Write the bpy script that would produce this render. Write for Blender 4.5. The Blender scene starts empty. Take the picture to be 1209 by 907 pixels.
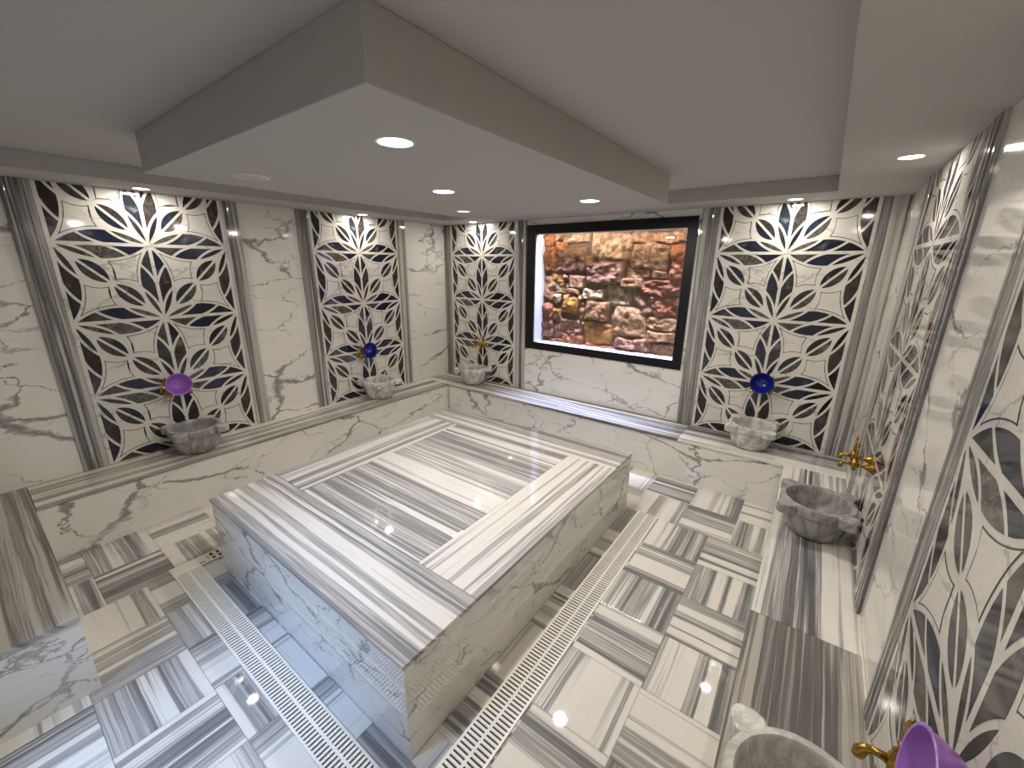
import bpy, bmesh, math, random
from mathutils import Vector, Matrix, noise as mnoise
random.seed(7)
SC = bpy.context.scene
COL = SC.collection
PI = math.pi
# ------------------------------------------------------------------ layout (metres). X: along the window wall, D: distance from it into the room
ZL = 0.405            # ledge height
ZS = 0.482            # central slab height
ZC = 2.355            # perimeter ceiling strip
ZH = 2.45             # raised ceiling
ZI = 2.276            # dropped island
W = 4.453             # room width
DF = 4.42             # depth to the wall behind the camera
WL, WB, XB = 0.412, 0.428, 4.064
DJ = 3.98


def P(x, d, z=0.0):
    return Vector((x, -d, z))


# ------------------------------------------------------------------ object helpers
def tag(o, label=None, cat=None, group=None, kind=None):
    if label: o['label'] = label
    if cat: o['category'] = cat
    if group: o['group'] = group
    if kind: o['kind'] = kind
    return o


def obj(name, bm, mats, parent=None, smooth=False, bevel=0.0, loc=None, rotz=None, autosmooth=None):
    me = bpy.data.meshes.new(name)
    bm.normal_update()
    bm.to_mesh(me); bm.free()
    if not isinstance(mats, (list, tuple)): mats = [mats]
    for m in mats: me.materials.append(m)
    if smooth:
        for p in me.polygons: p.use_smooth = True
    o = bpy.data.objects.new(name, me)
    COL.objects.link(o)
    if autosmooth:
        me.set_sharp_from_angle(angle=math.radians(autosmooth))
    if bevel:
        b = o.modifiers.new('bevel', 'BEVEL'); b.width = bevel; b.segments = 2; b.limit_method = 'ANGLE'; b.angle_limit = math.radians(40)
        b.harden_normals = False
    if parent: o.parent = parent
    if loc is not None: o.location = loc
    if rotz is not None: o.rotation_euler = (0, 0, rotz)
    return o


def empty(name, loc=(0, 0, 0), rotz=0.0):
    e = bpy.data.objects.new(name, None); COL.objects.link(e)
    e.location = loc; e.rotation_euler = (0, 0, rotz); e.empty_display_size = 0.1
    return e


def copy_tree(o, parent=None):
    c = o.copy(); COL.objects.link(c)
    if parent: c.parent = parent
    for ch in list(o.children): copy_tree(ch, c)
    return c


def BM():
    return bmesh.new()


def uvlay(bm):
    return bm.loops.layers.uv.verify()


def quadprism(bm, quad, z0, z1, along=None, seed=0.0, mat=0):
    """vertical prism on a plan polygon [(x,d)...]; along='X'|'D' gives the stripe direction for the uv map"""
    uv = uvlay(bm)
    b = [bm.verts.new(P(x, d, z0)) for x, d in quad]
    t = [bm.verts.new(P(x, d, z1)) for x, d in quad]
    n = len(quad); fs = []
    fs.append(bm.faces.new(t)); fs.append(bm.faces.new(b[::-1]))
    for i in range(n):
        j = (i + 1) % n
        fs.append(bm.faces.new((b[i], b[j], t[j], t[i])))
    for f in fs:
        f.material_index = mat
        for l in f.loops:
            x, d, z = l.vert.co.x, -l.vert.co.y, l.vert.co.z
            if along == 'X': l[uv].uv = (d + (z1 - z) + seed, x + seed * 3.1)
            else: l[uv].uv = (x + (z1 - z) + seed, d + seed * 3.1)
    bmesh.ops.recalc_face_normals(bm, faces=fs)


def boxp(bm, x0, x1, d0, d1, z0, z1, along=None, seed=0.0, mat=0):
    quadprism(bm, [(x0, d1), (x1, d1), (x1, d0), (x0, d0)], z0, z1, along, seed, mat)


def lathe(bm, prof, n=32, M=Matrix.Identity(4), mat=0):
    rings = []
    for r, z in prof:
        if r < 1e-5: rings.append([bm.verts.new(M @ Vector((0, 0, z)))])
        else: rings.append([bm.verts.new(M @ Vector((r * math.cos(2 * PI * k / n), r * math.sin(2 * PI * k / n), z))) for k in range(n)])
    fs = []
    for a, b in zip(rings, rings[1:]):
        for k in range(n):
            k2 = (k + 1) % n
            if len(a) == 1 and len(b) == 1: continue
            if len(a) == 1: fs.append(bm.faces.new((a[0], b[k2], b[k])))
            elif len(b) == 1: fs.append(bm.faces.new((a[k], a[k2], b[0])))
            else: fs.append(bm.faces.new((a[k], a[k2], b[k2], b[k])))
    for f in fs: f.material_index = mat; f.smooth = True
    bmesh.ops.recalc_face_normals(bm, faces=fs)


def tube(bm, pts, rad, n=12, mat=0):
    pts = [Vector(p) for p in pts]
    if not isinstance(rad, (list, tuple)): rad = [rad] * len(pts)
    prev = None; rings = []
    for i, p in enumerate(pts):
        t = (pts[min(i + 1, len(pts) - 1)] - pts[max(i - 1, 0)]).normalized()
        if prev is None:
            a = Vector((0, 1, 0)) if abs(t.y) < .9 else Vector((1, 0, 0))
            u = t.cross(a).normalized()
        else:
            u = (prev - t * prev.dot(t)).normalized()
        prev = u; v = t.cross(u)
        rings.append([bm.verts.new(p + (u * math.cos(2 * PI * k / n) + v * math.sin(2 * PI * k / n)) * rad[i]) for k in range(n)])
    fs = []
    for a, b in zip(rings, rings[1:]):
        for k in range(n):
            k2 = (k + 1) % n
            fs.append(bm.faces.new((a[k], a[k2], b[k2], b[k])))
    fs.append(bm.faces.new(rings[0][::-1])); fs.append(bm.faces.new(rings[-1]))
    for f in fs: f.smooth = True; f.material_index = mat
    bmesh.ops.recalc_face_normals(bm, faces=fs)


def axis_matrix(direction, loc=(0, 0, 0)):
    q = Vector(direction).to_track_quat('Z', 'Y')
    return Matrix.Translation(Vector(loc)) @ q.to_matrix().to_4x4()


# ------------------------------------------------------------------ materials
class NT:
    def __init__(s, name):
        s.m = bpy.data.materials.new(name); s.m.use_nodes = True
        s.t = s.m.node_tree; s.n = s.t.nodes; s.n.clear()
        s.out = s.n.new('ShaderNodeOutputMaterial')

    def new(s, typ, **kw):
        nd = s.n.new(typ)
        for k, v in kw.items(): setattr(nd, k, v)
        return nd

    def link(s, a, b): s.t.links.new(a, b)

    def setin(s, nd, i, v):
        if hasattr(v, 'is_linked') or isinstance(v, bpy.types.NodeSocket): s.link(v, nd.inputs[i])
        else: nd.inputs[i].default_value = v

    def math(s, op, a, b=0.0, clamp=False):
        nd = s.new('ShaderNodeMath', operation=op); nd.use_clamp = clamp
        s.setin(nd, 0, a); s.setin(nd, 1, b); return nd.outputs[0]

    def noise(s, vec, scale, detail=4.0, rough=.55, dist=0.0, dim='3D'):
        nd = s.new('ShaderNodeTexNoise', noise_dimensions=dim)
        if vec is not None: s.link(vec, nd.inputs['Vector'])
        nd.inputs['Scale'].default_value = scale; nd.inputs['Detail'].default_value = detail
        nd.inputs['Roughness'].default_value = rough; nd.inputs['Distortion'].default_value = dist
        return nd

    def ramp(s, fac, stops, interp='LINEAR'):
        nd = s.new('ShaderNodeValToRGB'); cr = nd.color_ramp; cr.interpolation = interp
        while len(cr.elements) < len(stops): cr.elements.new(0.5)
        for e, (p, c) in zip(cr.elements, stops):
            e.position = p; e.color = (c[0], c[1], c[2], 1) if not isinstance(c, (int, float)) else (c, c, c, 1)
        s.link(fac, nd.inputs[0]); return nd.outputs[0]

    def mix(s, fac, a, b, blend='MIX'):
        nd = s.new('ShaderNodeMix', data_type='RGBA', blend_type=blend)
        s.setin(nd, 0, fac)
        for i, v in ((6, a), (7, b)):
            if isinstance(v, (tuple, list)): nd.inputs[i].default_value = (v[0], v[1], v[2], 1)
            else: s.link(v, nd.inputs[i])
        return nd.outputs[2]

    def maprange(s, v, a, b, c=0.0, d=1.0, smooth=True):
        nd = s.new('ShaderNodeMapRange'); nd.interpolation_type = 'SMOOTHSTEP' if smooth else 'LINEAR'
        s.link(v, nd.inputs[0])
        for i, x in zip((1, 2, 3, 4), (a, b, c, d)): nd.inputs[i].default_value = x
        return nd.outputs[0]

    def principled(s, color, rough, metal=0.0, spec=.5, bump=None, coat=0.0):
        b = s.new('ShaderNodeBsdfPrincipled')
        if isinstance(color, (tuple, list)): b.inputs['Base Color'].default_value = (color[0], color[1], color[2], 1)
        else: s.link(color, b.inputs['Base Color'])
        s.setin(b, b.inputs.find('Roughness'), rough)
        b.inputs['Metallic'].default_value = metal
        b.inputs['Specular IOR Level'].default_value = spec
        b.inputs['Coat Weight'].default_value = coat; b.inputs['Coat Roughness'].default_value = .03
        if bump is not None: s.link(bump, b.inputs['Normal'])
        s.link(b.outputs[0], s.out.inputs[0]); return b

    def bump(s, h, strength=.3, dist=.01):
        nd = s.new('ShaderNodeBump'); nd.inputs['Strength'].default_value = strength; nd.inputs['Distance'].default_value = dist
        s.link(h, nd.inputs['Height']); return nd.outputs[0]


def veined(name, base=(.80, .775, .725), vein=(.15, .145, .135), scale=1.0, amount=1.0, seed=0.0, rough=.07, spec=.5, tiles=None, rot=(.5, .35, .6), widths=1.0):
    t = NT(name)
    co = t.new('ShaderNodeTexCoord').outputs['Object']
    mp = t.new('ShaderNodeMapping'); t.link(co, mp.inputs[0])
    mp.inputs['Location'].default_value = (seed, seed * 1.7, seed * .6)
    mp.inputs['Rotation'].default_value = rot
    mp.inputs['Scale'].default_value = (scale, scale * 1.0, scale * 1.9)
    v = mp.outputs[0]
    def warped(amount_, sc):
        wn = t.noise(v, sc, 6, .62)
        sub = t.new('ShaderNodeVectorMath', operation='SUBTRACT'); t.link(wn.outputs['Color'], sub.inputs[0]); sub.inputs[1].default_value = (.5, .5, .5)
        wv = t.new('ShaderNodeVectorMath', operation='MULTIPLY_ADD')
        t.link(sub.outputs[0], wv.inputs[0]); wv.inputs[1].default_value = (amount_,) * 3; t.link(v, wv.inputs[2])
        return wv.outputs[0]

    def crack(vec, sc, wmin, wmax, lo, hi, msc, off):
        vo = t.new('ShaderNodeTexVoronoi', feature='DISTANCE_TO_EDGE'); t.link(vec, vo.inputs['Vector']); vo.inputs['Scale'].default_value = sc
        mo = t.new('ShaderNodeVectorMath', operation='ADD'); t.link(v, mo.inputs[0]); mo.inputs[1].default_value = (off, off * .7, off * 1.3)
        wid = t.maprange(t.noise(mo.outputs[0], msc, 4, .65).outputs[0], .36, .70, wmin, wmax)
        r = t.math('SUBTRACT', 1.0, t.math('DIVIDE', vo.outputs['Distance'], wid), True)
        r = t.math('POWER', r, .5)
        m = t.maprange(t.noise(mo.outputs[0], msc * .55, 3, .55).outputs[0], lo, hi)
        return t.math('MULTIPLY', r, m)
    wa = warped(.85, 1.1); wb = warped(.5, 2.2)
    big = crack(wa, .85, .003, .042 * widths, .38, .50, 1.5, 3.0)
    mid = t.math('MULTIPLY', crack(wb, 1.7, .003, .024 * widths, .42, .54, 2.1, 11.0), .8)
    fine = t.math('MULTIPLY', crack(wb, 3.6, .003, .012, .50, .62, 2.6, 23.0), .35)
    tot = t.math('MAXIMUM', big, t.math('MAXIMUM', mid, fine))
    tot = t.math('MULTIPLY', tot, .85 * amount, True)
    cloud = t.noise(v, 1.8, 5, .6).outputs[0]
    b2 = t.mix(t.maprange(cloud, .35, .75, 0, .35), base, tuple(c * .80 for c in base))
    col = t.mix(tot, b2, vein)
    if tiles:
        # grout hairlines of the big wall tiles: (axis, offset, size)
        sep = t.new('ShaderNodeSeparateXYZ'); t.link(co, sep.inputs[0])
        line = None
        for ax, off, size in tiles:
            m = t.math('PINGPONG', t.math('ADD', sep.outputs[ax], off), size / 2)
            l = t.math('LESS_THAN', m, .0011)
            line = l if line is None else t.math('MAXIMUM', line, l)
        col = t.mix(t.math('MULTIPLY', line, .55), col, (.42, .40, .36))
    t.principled(col, rough, spec=spec)
    return t.m


def striped(name, scale=7.0, bias=0.0, tint=(1, 1, 1), rough=.07, contrast=1.0, spec=.5):
    """banded grey/white marble; stripes run along uv.v"""
    t = NT(name)
    uv = t.new('ShaderNodeUVMap').outputs[0]
    sep = t.new('ShaderNodeSeparateXYZ'); t.link(uv, sep.inputs[0])
    cmb = t.new('ShaderNodeCombineXYZ')
    wob = t.noise(uv, 2.2, 3, .5).outputs[0]
    u = t.math('ADD', sep.outputs[0], t.math('MULTIPLY', t.math('SUBTRACT', wob, .5), .012))
    t.link(u, cmb.inputs[0]); t.link(t.math('MULTIPLY', sep.outputs[1], .012), cmb.inputs[1])
    vec = cmb.outputs[0]
    n1 = t.noise(vec, scale, 2.0, .5).outputs[0]
    n2 = t.noise(vec, scale * 5.2, 3.0, .6).outputs[0]
    n3 = t.noise(vec, scale * 26, 3.0, .65).outputs[0]
    val = t.math('ADD', t.math('ADD', t.math('MULTIPLY', n1, 1.0), t.math('MULTIPLY', t.math('SUBTRACT', n2, .5), .30)), t.math('MULTIPLY', t.math('SUBTRACT', n3, .5), .10))
    val = t.math('ADD', val, bias)
    wht = tuple(.78 * c for c in (1.0, .965, .90)); lg = (.52, .505, .48); g = (.24, .236, .232); dk = (.10, .10, .104)
    def k(c): return tuple(min(1, (c[i] * contrast + (1 - contrast) * .45) * tint[i]) for i in range(3))
    col = t.ramp(val, [(.20, k(g)), (.30, k(lg)), (.335, k(wht)), (.45, k(wht)), (.475, k(lg)), (.495, k(g)), (.535, k(lg)), (.56, k(g)), (.60, k(dk)), (.635, k(g)), (.665, k(wht)), (.76, k(wht)), (.80, k(g))])
    # fine grain along the stripe
    cmb2 = t.new('ShaderNodeCombineXYZ'); t.link(t.math('MULTIPLY', sep.outputs[0], 140.0), cmb2.inputs[0]); t.link(t.math('MULTIPLY', sep.outputs[1], 3.0), cmb2.inputs[1])
    gr = t.noise(cmb2.outputs[0], 1.0, 3, .6).outputs[0]
    col = t.mix(t.maprange(gr, .45, .75, 0, .09), col, (.22, .215, .21))
    t.principled(col, rough, spec=spec)
    return t.m


def plain(name, color, rough, metal=0.0, noise_amt=0.0, nscale=30, bump=0.0, spec=.5, coat=0.0):
    t = NT(name)
    co = t.new('ShaderNodeTexCoord').outputs['Object']
    c = color
    n = t.noise(co, nscale, 4, .6)
    if noise_amt:
        c = t.mix(t.maprange(n.outputs[0], .3, .7, 0, noise_amt), color, tuple(x * .55 for x in color))
    b = t.bump(n.outputs[0], bump, .01) if bump else None
    t.principled(c, rough, metal, spec, b, coat)
    return t.m


def emis(name, color, strength):
    t = NT(name)
    e = t.new('ShaderNodeEmission'); e.inputs[0].default_value = (*color, 1); e.inputs[1].default_value = strength
    t.link(e.outputs[0], t.out.inputs[0]); return t.m


M = {}
M['wall'] = veined('white_veined_marble', seed=3.3, tiles=[(2, .40, 1.2)])
M['wall_b'] = veined('white_veined_marble_back', seed=8.1)
M['wall_r'] = veined('white_veined_marble_right', seed=13.7, rot=(.3, .7, .2), tiles=[(2, .40, 1.2)])
M['riser'] = veined('veined_marble_riser', seed=21.2, base=(.76, .74, .69), scale=1.25)
M['slabface'] = veined('veined_marble_slab_face', seed=31.0, base=(.66, .645, .59), scale=1.5, rot=(.2, .9, .4), widths=1.1, rough=.035, spec=.95)
M['floor'] = striped('floor_banded_marble', 5.6, .0, contrast=.86, tint=(1.0, .985, .95), rough=.03)
M['top'] = striped('slab_banded_marble', 9.0, -.005, tint=(1.0, .99, .98), contrast=.75, rough=.035)
M['ledge'] = striped('ledge_banded_marble', 8.0, .05, tint=(.88, .86, .82))
M['dark'] = striped('dark_banded_marble', 9.0, .085, tint=(.66, .635, .60), contrast=.75)
M['bench'] = striped('bench_banded_marble', 7.0, .0)
M['pil'] = striped('pilaster_banded_marble', 11.0, .095, tint=(.66, .66, .65), contrast=.85)
M['grout'] = plain('grout', (.50, .48, .43), .6)
M['paint'] = plain('ceiling_paint', (.46, .452, .43), .75, noise_amt=.03, nscale=60, bump=.03, spec=.25)
M['lattice'] = veined('panel_lattice_marble', base=(.70, .67, .61), seed=44.0, scale=2.4, amount=.55)
M['line'] = plain('panel_outline', (.045, .043, .042), .2)
M['black'] = plain('window_frame_black', (.006, .006, .008), .35, spec=.3)
M['jamb'] = plain('niche_white_jamb', (.58, .58, .60), .4, noise_amt=.05, nscale=8)
M['mortar'] = plain('mortar', (.13, .075, .05), .95, noise_amt=.6, nscale=20)
M['brass'] = plain('brass', (.42, .25, .05), .22, metal=1.0, noise_amt=.45, nscale=60, bump=.10)
M['plastic'] = plain('drain_cream_plastic', (.84, .81, .73), .35)
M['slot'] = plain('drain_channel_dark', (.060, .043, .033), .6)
M['lens'] = emis('lamp_lens', (1.0, .93, .80), 15.0)
M['lensdim'] = emis('lamp_lens_dim', (1.0, .95, .86), 1.6)
M['lampring'] = plain('lamp_ring', (.70, .68, .64), .4)
M['dull'] = plain('lamp_diffuser_off', (.55, .53, .49), .6)
M['purple'] = plain('purple_enamel', (.36, .15, .56), .28, noise_amt=.22, nscale=35, coat=.3)
M['blue'] = plain('blue_enamel', (.008, .012, .23), .22, noise_amt=.3, nscale=35, coat=.4)
M['silicone'] = plain('silicone_joint', (.78, .72, .62), .5)


def basin_mat(name, light, mid, dark, amt, sx=5.0):
    t = NT(name)
    co = t.new('ShaderNodeTexCoord').outputs['Object']
    oi = t.new('ShaderNodeObjectInfo')
    add = t.new('ShaderNodeVectorMath', operation='ADD'); t.link(co, add.inputs[0])
    t.link(oi.outputs['Location'], add.inputs[1])
    mp = t.new('ShaderNodeMapping'); t.link(add.outputs[0], mp.inputs[0]); mp.inputs['Scale'].default_value = (sx, sx, sx * .45)
    n = t.noise(mp.outputs[0], 1.3, 6, .62, .6).outputs[0]
    n2 = t.noise(add.outputs[0], 14, 6, .65).outputs[0]
    L3 = lambda v: (v, v * .97, v * .925)
    c = t.ramp(n, [(.25, L3(light)), (.42, L3(mid)), (.52, L3(dark)), (.58, L3(mid * .9)), (.75, L3(light))])
    c = t.mix(t.maprange(n2, .45, .68, 0, amt), c, L3(dark))
    t.principled(c, .25, spec=.45)
    return t.m


M['basin'] = basin_mat('carved_grey_marble', .56, .42, .22, .60)
M['basin_pale'] = basin_mat('carved_pale_marble', .80, .68, .36, .45)
M['basin_cream'] = basin_mat('carved_cream_marble', .78, .70, .42, .30, 6.0)
M['basin_dark'] = basin_mat('carved_dark_banded_marble', .50, .38, .22, .35, 8.0)


def inlay_mat():
    t = NT('panel_inlay_stone')
    at = t.new('ShaderNodeAttribute'); at.attribute_name = 'tint'
    co = t.new('ShaderNodeTexCoord').outputs['Object']
    n = t.noise(co, 24, 8, .72, 1.2).outputs[0]
    n2 = t.noise(co, 7, 5, .6, .5).outputs[0]
    c = t.mix(t.maprange(n, .38, .60, 0, .75), at.outputs['Color'], (.012, .012, .015))
    bright = t.mix(.55, at.outputs['Color'], (.42, .40, .38))
    c = t.mix(t.maprange(n2, .56, .74, 0, .55), c, bright)
    t.principled(c, .07, spec=.5)
    return t.m


M['inlay'] = inlay_mat()


def stone_mat():
    t = NT('rubble_stone')
    at = t.new('ShaderNodeAttribute'); at.attribute_name = 'tint'
    co = t.new('ShaderNodeTexCoord').outputs['Object']
    n = t.noise(co, 16, 8, .7, .4).outputs[0]
    n2 = t.noise(co, 70, 6, .7).outputs[0]
    c = t.mix(t.maprange(n, .38, .60, 0, .75), at.outputs['Color'], (.12, .045, .022))
    c = t.mix(t.maprange(n2, .54, .75, 0, .35), c, (.62, .50, .42))
    h = t.math('ADD', n, t.math('MULTIPLY', n2, .35))
    t.principled(c, .9, spec=.1, bump=t.bump(h, 1.0, .03))
    return t.m


M['stone'] = stone_mat()


def glass_mat():
    t = NT('window_glass')
    tr = t.new('ShaderNodeBsdfTransparent'); gl = t.new('ShaderNodeBsdfGlossy'); gl.inputs['Roughness'].default_value = .01
    tr.inputs[0].default_value = (.97, .985, .98, 1)
    lw = t.new('ShaderNodeLayerWeight'); lw.inputs[0].default_value = .5
    fr = t.math('ADD', t.math('MULTIPLY', t.math('POWER', lw.outputs['Facing'], 5.0), .96), .04)
    mx = t.new('ShaderNodeMixShader'); t.link(fr, mx.inputs[0]); t.link(tr.outputs[0], mx.inputs[1]); t.link(gl.outputs[0], mx.inputs[2])
    t.link(mx.outputs[0], t.out.inputs[0]); return t.m


M['glass'] = glass_mat()

# ------------------------------------------------------------------ floor
bm = BM(); uv = uvlay(bm)
boxp(bm, -.12, W + .12, -.12, DF + .12, -.10, -.0025, mat=1)


def tiles(xs, ds, parity):
    for c, (xa, xb) in enumerate(zip(xs, xs[1:])):
        for r, (da, db) in enumerate(zip(ds, ds[1:])):
            g = .0009
            alongD = (c + r) % 2 == parity
            vs = [bm.verts.new(P(x, d, 0)) for x, d in ((xa + g, db - g), (xb - g, db - g), (xb - g, da + g), (xa + g, da + g))]
            f = bm.faces.new(vs)
            s = random.uniform(0, 60)
            for l in f.loops:
                x, d = l.vert.co.x, -l.vert.co.y
                l[uv].uv = (x - xa + s, d - da + s * 1.7) if alongD else (d - da + s, x - xa + s * 1.7)


tiles([.39, .775, 1.13], [.40, .77, 1.12, 1.46, 1.81, 2.15, 2.50, 2.84, 3.19, 3.53, 3.86, 4.0], 0)
tiles([1.13, 1.478, 1.818, 2.168, 2.512, 2.86, 3.10, 3.36], [1.12, 1.47, 1.82, 2.16, 2.51, 2.86, 3.2, 3.338], 0)
tiles([1.13, 1.478, 1.818, 2.168, 2.512, 2.86, 3.2, 3.36], [3.338, 3.685, 4.03, DF], 0)
tiles([3.36, 3.717, 4.08], [1.12, 1.467, 1.815, 2.15, 2.506, 2.86, 3.21, 3.56, 3.91, DF], 0)
tiles([1.13, 1.40, 1.75, 2.10, 2.45, 2.79, 3.135, 3.495, 3.85, 4.08], [.40, .765, 1.12], 1)
tag(obj('floor', bm, [M['floor'], M['grout']]), kind='structure')

# ------------------------------------------------------------------ walls
T = .30
bm = BM(); boxp(bm, -T, 0, -T, DF + T, -.10, 2.75)
tag(obj('wall_left', bm, M['wall']), kind='structure')
bm = BM(); boxp(bm, W, W + T, -T, DF + T, -.10, 2.75)
tag(obj('wall_right', bm, M['wall_r']), kind='structure')
NX0, NX1, NZ0, NZ1 = 1.40, 3.045, .985, 2.225          # opening of the niche
bm = BM()
for a in ((0, NX0, -.10, 2.75), (NX1, W, -.10, 2.75), (NX0, NX1, -.10, NZ0), (NX0, NX1, NZ1, 2.75)):
    boxp(bm, a[0], a[1], -T, 0, a[2], a[3])
tag(obj('wall_back', bm, M['wall_b']), kind='structure')
DX0, DX1, DZ = 1.90, 2.85, 2.08                          # doorway behind the camera
bm = BM()
for a in ((0, DX0, -.10, 2.75), (DX1, W, -.10, 2.75), (DX0, DX1, DZ, 2.75)):
    boxp(bm, a[0], a[1], DF, DF + T, a[2], a[3])
tag(obj('wall_front', bm, M['wall']), kind='structure')
# glazed door standing in the doorway
dr = tag(empty('door_1', P((DX0 + DX1) / 2, DF + .12, 0)), kind='structure')
bm = BM()
hw = (DX1 - DX0) / 2
for a in ((-hw, -hw + .07, 0, DZ), (hw - .07, hw, 0, DZ), (-hw + .07, hw - .07, 0, .09), (-hw + .07, hw - .07, DZ - .08, DZ)):
    boxp(bm, a[0], a[1], -.02, .02, a[2], a[3])
obj('frame', bm, M['black'], dr)
bm = BM(); boxp(bm, -hw + .07, hw - .07, -.004, .004, .09, DZ - .08)
obj('pane', bm, M['glass'], dr)

# ------------------------------------------------------------------ ceiling
bm = BM(); boxp(bm, -.0, W, 0, DF, ZH, ZH + .12)
ceil = tag(obj('ceiling', bm, M['paint']), kind='structure')
bm = BM()
SW = .42
boxp(bm, 0, SW, 0, DF, ZC, ZH); boxp(bm, W - SW + .01, W, 0, DF, ZC, ZH)
boxp(bm, SW, W - SW + .01, 0, SW, ZC, ZH); boxp(bm, SW, W - SW + .01, DF - SW, DF, ZC, ZH)
obj('perimeter_soffit', bm, M['paint'], ceil, bevel=.003)
bm = BM(); boxp(bm, 1.365, 3.135, 1.0, 3.335, ZI, ZH)
obj('dropped_panel', bm, M['paint'], ceil, bevel=.003)

# ------------------------------------------------------------------ niche window with rubble wall
win = tag(empty('window_1', P((NX0 + NX1) / 2, 0, NZ0)), kind='structure')


def wl(bm, x0, x1, d0, d1, z0, z1):
    cx = (NX0 + NX1) / 2
    boxp(bm, x0 - cx, x1 - cx, d0, d1, z0 - NZ0, z1 - NZ0)


bm = BM()
FX0, FX1, FZ0, FZ1 = 1.315, 3.109, .926, 2.298
IX0, IX1, IZ0, IZ1 = 1.418, 3.027, 1.008, 2.205
for a in ((FX0, IX0, FZ0, FZ1), (IX1, FX1, FZ0, FZ1), (IX0, IX1, FZ0, IZ0), (IX0, IX1, IZ1, FZ1)):
    wl(bm, a[0], a[1], .001, .016, a[2], a[3])
bmesh.ops.remove_doubles(bm, verts=bm.verts[:], dist=1e-5)
obj('frame', bm, M['black'], win)
bm = BM(); wl(bm, IX0 - .01, IX1 + .01, -.012, -.006, IZ0 - .01, IZ1 + .01)
obj('pane', bm, M['glass'], win)
ND = .26
bm = BM()
wl(bm, NX0 + .001, NX0 + .018, -ND, -.016, NZ0, NZ1); wl(bm, NX1 - .018, NX1 - .001, -ND, -.016, NZ0, NZ1)
wl(bm, NX0 + .018, NX1 - .018, -ND, -.016, NZ1 - .012, NZ1); wl(bm, NX0 + .018, NX1 - .018, -ND, -.016, NZ0, NZ0 + .012)
obj('reveal', bm, M['jamb'], win)

# stones: rectangles (x0,z0,x1,z1 in metres on the niche's back) and colours
OR = (.50, .20, .085); PK = (.58, .36, .27); PP = (.66, .46, .36); MV = (.30, .165, .125); TN = (.40, .235, .125); OC = (.42, .20, .045)
CR = (.62, .50, .33); GC = (.52, .43, .31); RB = (.30, .105, .055); GO = (.44, .235, .035); BT = (.33, .18, .09)
stones = [
    (115, 95, 215, 178, OR), (215, 100, 278, 150, PK), (275, 92, 455, 158, PP), (220, 150, 300, 222, OR), (118, 175, 225, 338, OR), (222, 185, 440, 335, MV), 
    (470, 90, 690, 262, PP), (690, 92, 945, 160, PK), (690, 163, 862, 312, PK), (866, 165, 945, 370, OR), (440, 230, 478, 305, BT), (430, 262, 655, 395, MV),
    (662, 310, 778, 360, TN), (640, 362, 745, 412, BT), (725, 362, 905, 470, RB), (690, 455, 790, 575, MV), (792, 470, 890, 590, RB), (185, 335, 285, 382, OC), (112, 350, 212, 502, TN),
    (215, 385, 318, 455, TN), (320, 345, 425, 425, TN), (410, 428, 547, 492, CR), (552, 405, 692, 528, GC), (265, 462, 385, 572, GO), (425, 497, 565, 618, BT),
    (582, 532, 748, 722, TN), (752, 592, 880, 680, TN), (748, 684, 870, 742, BT), (415, 640, 578, 766, OC), (103, 508, 198, 602, RB), (200, 545, 266, 600, OC), (205, 602, 400, 700, MV),
    (100, 606, 203, 712, MV), (100, 715, 262, 800, RB), (264, 703, 412, 790, RB), (590, 726, 768, 800, MV), (770, 745, 870, 840, BT), (285, 338, 318, 380, MV), (215, 458, 260, 510, CR), (385, 455, 408, 492, CR),
    (390, 500, 422, 615, BT), (400, 620, 480, 638, BT), (318, 428, 405, 455, BT), (786, 318, 862, 362, BT), (415, 770, 588, 850, RB), (590, 803, 768, 870, RB)]


def sxy(x, y):
    # crop pixels -> niche plane metres (bilinear through the measured corners of the opening)
    # corners of the visible stone area in crop px: TL(112,100) TR(945,70) BR(855,830) BL(97,712)
    import itertools
    tl, tr, br, bl = (62, 105), (945, 70), (855, 830), (48, 728)
    # invert bilinear by Newton
    a, b = .5, .5
    for _ in range(12):
        fx = (1 - b) * ((1 - a) * tl[0] + a * tr[0]) + b * ((1 - a) * bl[0] + a * br[0]) - x
        fy = (1 - b) * ((1 - a) * tl[1] + a * tr[1]) + b * ((1 - a) * bl[1] + a * br[1]) - y
        xa = (1 - b) * (tr[0] - tl[0]) + b * (br[0] - bl[0]); xb = (1 - a) * (bl[0] - tl[0]) + a * (br[0] - tr[0])
        ya = (1 - b) * (tr[1] - tl[1]) + b * (br[1] - bl[1]); yb = (1 - a) * (bl[1] - tl[1]) + a * (br[1] - tr[1])
        det = xa * yb - xb * ya
        a -= (fx * yb - xb * fy) / det; b -= (xa * fy - ya * fx) / det
    # projective foreshortening along the wall
    k = 1.0 / 1.22
    a2 = a * k / (1 - a + a * k) if True else a
    return 1.30 + a2 * (2.965 - 1.30), 2.235 - b * (2.235 - 1.0)


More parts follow.
